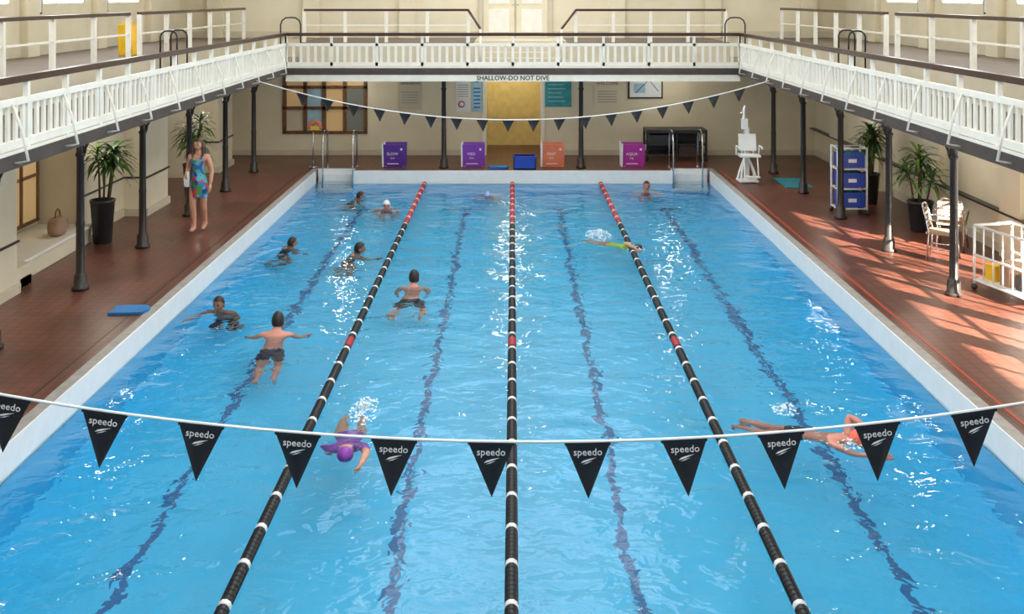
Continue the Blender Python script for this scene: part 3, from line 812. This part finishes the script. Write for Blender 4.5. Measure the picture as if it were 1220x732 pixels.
    for sd,s in (('R',1),('L',-1)):
        w=J['wr'+sd]*H; u=(J['wr'+sd]-J['el'+sd]).normalized()
        n=V((-s,0,0)); n=(n-u*n.dot(u)) 
        if n.length<.5: n=V((0,0,-1)); n=n-u*n.dot(u)
        n.normalize(); side=u.cross(n).normalized()
        if side.y<0: side=-side
        b.tube([w-u*.012*H,w+u*.014*H,w+u*.034*H,w+u*.05*H,w+u*.054*H],[.0165*H,.021*H,.0245*H,.023*H,.018*H],skin,12,M,flat=.5,up=side)
        for i,(o_,L) in enumerate(((.017,.040),(.006,.046),(-.006,.043),(-.016,.034))):
            p=w+u*.048*H+side*o_*H
            b.tube([p,p+(u*.5*L)*H+n*.003*H,p+u*.82*L*H+n*.010*H,p+u*L*H+n*.018*H],[.0062*H,.0058*H,.005*H,.0035*H],skin,6,M)
        p=w+u*.015*H+side*.018*H
        b.tube([p,p+(u*.016+side*.012)*H,p+(u*.034+side*.016)*H+n*.004*H],[.0075*H,.0068*H,.005*H],skin,6,M)
    if skirt:
        z1,z0,mt,fl=skirt; vs=[];N=8;S=24
        for i in range(N+1):
            t=i/N; z=(z1+(z0-z1)*t)*H
            rx=(.068+.026*min(1,t*2)+fl*t)*H; ry=(.056+.022*min(1,t*2)+fl*t)*H
            for k in range(S):
                a=2*math.pi*k/S; f=1+.05*t*math.sin(5*a); vs.append((rx*f*math.cos(a),ry*f*math.sin(a),z))
        fs=[(i*S+k,i*S+(k+1)%S,(i+1)*S+(k+1)%S,(i+1)*S+k) for i in range(N) for k in range(S)]
        b.add(vs,fs,mt,True,M)
    return b

def c_w(c,l):
    if l in('torso','hip') and c.z<.765 and c.z>.44: return FLORAL
    if l=='torso' and .035<abs(c.x)<.062: return FLORAL
M=T((-5.61,18.75,0.02))@R(172,'Z')
b=person('woman_walking',M,1.65,arms={'R':((.135,-.02,.655),(.10,.09,.62)),'L':((.14,-.015,.645),(.15,.04,.51))},
  legs={'R':((.045,.06,.29),(.035,.035,.045)),'L':((.048,.0,.28),(.04,-.075,.06))},cls=c_w,skin=SKIN,hair=HAIRB,longhair=True,skirt=(.62,.37,FLORAL,.006),female=True)
b.add([(.07*1.65+.02*i*1.0,.10*1.65+ (0.02 if j in(0,4) else .05)*(1 if j<2 else -1)*.8,1.65*(.635-[.14,.06,-.012,.05,.15][j])) for i in range(5) for j in range(5)],
      [(i*5+j,i*5+j+1,(i+1)*5+j+1,(i+1)*5+j) for i in range(4) for j in range(4)],PAPER,True,M)
b.done()

def swimmer(name,x,y,head,pitch,H=1.6,up=0.0,roll=0,hr=None,**kw):
    M=T((x,y,WZ+up))@R(head,'Z')@R(-pitch,'X')@R(roll,'Y')@T((0,0,-.82*H))
    hR=R(pitch*.85 if hr is None else hr,'X')
    return person(name,M,H,headR=hR,**kw).done()
trunks=lambda m: (lambda c,l: m if (l not in('uarm','farm','shin','foot') and .39<c.z<.57) or l=='hip' else None)
vest=lambda m: (lambda c,l: m if (l in('torso','hip','uarm') ) and c.z<.90 else None)
onep=lambda m: (lambda c,l: m if (l in('torso','hip') and .45<c.z<.76) else None)
# arms held forward and below the surface, elbows bent
scull={'R':((.155,.08,.68),(.13,.20,.64)),'L':((.155,.06,.68),(.15,.18,.62))}
reach={'R':((.16,.11,.74),(.10,.24,.78)),'L':((.15,.06,.68),(.14,.17,.60))}
low={'R':((.16,.06,.68),(.20,.15,.60)),'L':((.16,.06,.68),(.20,.15,.60))}
froglegs={'R':((.13,.10,.36),(.14,-.10,.22)),'L':((.13,.10,.36),(.14,-.10,.22))}
treadl={'R':((.09,.16,.36),(.07,.02,.18)),'L':((.09,.13,.35),(.07,-.02,.18))}
swimmer('swimmer',-3.14,13.95,2,48,1.62,-.0,arms={'R':((.185,.05,.76),(.235,.15,.80)),'L':((.19,.04,.75),(.25,.14,.78))},cls=trunks(SUITD),skin=SKINP,hair=HAIRD,legs={'R':((.08,.03,.29),(.09,-.05,.10)),'L':((.07,.05,.29),(.07,-.01,.08))})
swimmer('swimmer',-4.18,15.0,172,25,1.62,-.07,arms={'R':((.19,.06,.74),(.24,.15,.76)),'L':scull['L']},legs=treadl,cls=trunks(SUITD),skin=SKIND)
swimmer('swimmer',-1.54,16.25,-3,38,1.60,-.04,arms=scull,legs=froglegs,cls=trunks(SUITD),skin=SKINP)
swimmer('swimmer',-4.02,18.9,-60,22,1.5,-.12,arms=scull,legs=treadl,cls=onep(SUITD),skin=SKIND)
swimmer('swimmer',-2.74,18.4,-80,22,1.6,-.11,arms=reach,legs=treadl,cls=onep(SUITD),skin=SKIND)
swimmer('swimmer',-3.45,23.4,-80,22,1.5,-.13,arms=low,legs=treadl,cls=onep(SUITD),skin=SKIND)
swimmer('swimmer',-2.68,22.3,185,22,1.55,-.11,arms=scull,legs=treadl,cls=onep(SUITR),skin=SKINP,cap=CAPW)
swimmer('swimmer',-.57,23.7,180,45,1.55,-.17,arms=low,cls=onep(SUITD),skin=SKINP,cap=CAPB)
swimmer('swimmer',3.08,24.2,178,15,1.55,-.04,arms=low,legs=treadl,cls=onep(SUITR),skin=SKINP,hair=HAIRB)
swimmer('swimmer',-1.66,10.45,194,72,1.6,-.07,roll=8,hr=0,arms={'R':((.15,-.0,.70),(.13,.10,.60)),'L':((.13,.0,.95),(.10,.05,1.08))},cls=vest(SUITP),skin=SKIN,cap=SUITP)
swimmer('swimmer',2.12,18.8,205,78,1.5,-.07,roll=-15,hr=20,arms={'R':((.15,-.10,.90),(.13,-.02,1.02)),'L':((.13,.03,.66),(.12,.03,.53))},cls=vest(SUITY),skin=SKIN,cap=BLACK)
swimmer('swimmer',3.36,10.62,214,74,1.62,-.05,roll=-14,hr=35,arms={'R':((.14,.04,.94),(.11,.05,1.07)),'L':((.17,-.13,.80),(.16,-.05,.92))},cls=trunks(SUITD),skin=SKINP,cap=CAPO)

def splash(x,y,rx,ry,n,h=.08,seed=0):
    rnd=random.Random(seed); b=B('water_splash')
    for i in range(n):
        a=rnd.uniform(0,6.28); r=rnd.random(); s=rnd.uniform(.003,.010)
        px,py=x+rx*r*math.cos(a),y+ry*r*math.sin(a); pz=WZ+rnd.random()**2*h*(1-r)
        b.ball((px,py,pz),(s*rnd.uniform(1,2.2),s*rnd.uniform(1,3.2),s*.8),FOAM,None,7,5)
    b.done()
splash(-1.6,11.35,.16,.40,230,.10,1); splash(1.62,19.7,.26,.5,330,.12,2); splash(2.95,11.4,.16,.2,90,.05,3); splash(2.15,18.6,.2,.15,90,.08,5); splash(3.4,10.5,.18,.15,80,.05,6)

# ---------------------------------------------------------------- light
w=bpy.data.worlds.new('World'); scene.world=w; w.use_nodes=True
bg=w.node_tree.nodes['Background']; bg.inputs['Color'].default_value=(.93,.96,1,1); bg.inputs['Strength'].default_value=4.0
l=bpy.data.lights.new('sunlight','SPOT'); l.energy=1100000; l.spot_size=math.radians(20); l.spot_blend=.1; l.shadow_soft_size=.15; l.color=(1,.92,.78)
o=bpy.data.objects.new('sunlight',l); o.location=(24,-12.0,11.2); scene.collection.objects.link(o)
d=Vector((7.0,14.6,0))-Vector(o.location); o.rotation_euler=d.to_track_quat('-Z','Y').to_euler()

cam=bpy.data.cameras.new('camera'); co=bpy.data.objects.new('camera',cam); scene.collection.objects.link(co)
co.location=(0,0,4.2); co.rotation_euler=(math.radians(90),0,0)
cam.sensor_width=36; cam.lens=36*1250/1220; cam.shift_x=-1/1220; cam.shift_y=-370/1220; cam.clip_start=.05
scene.camera=co
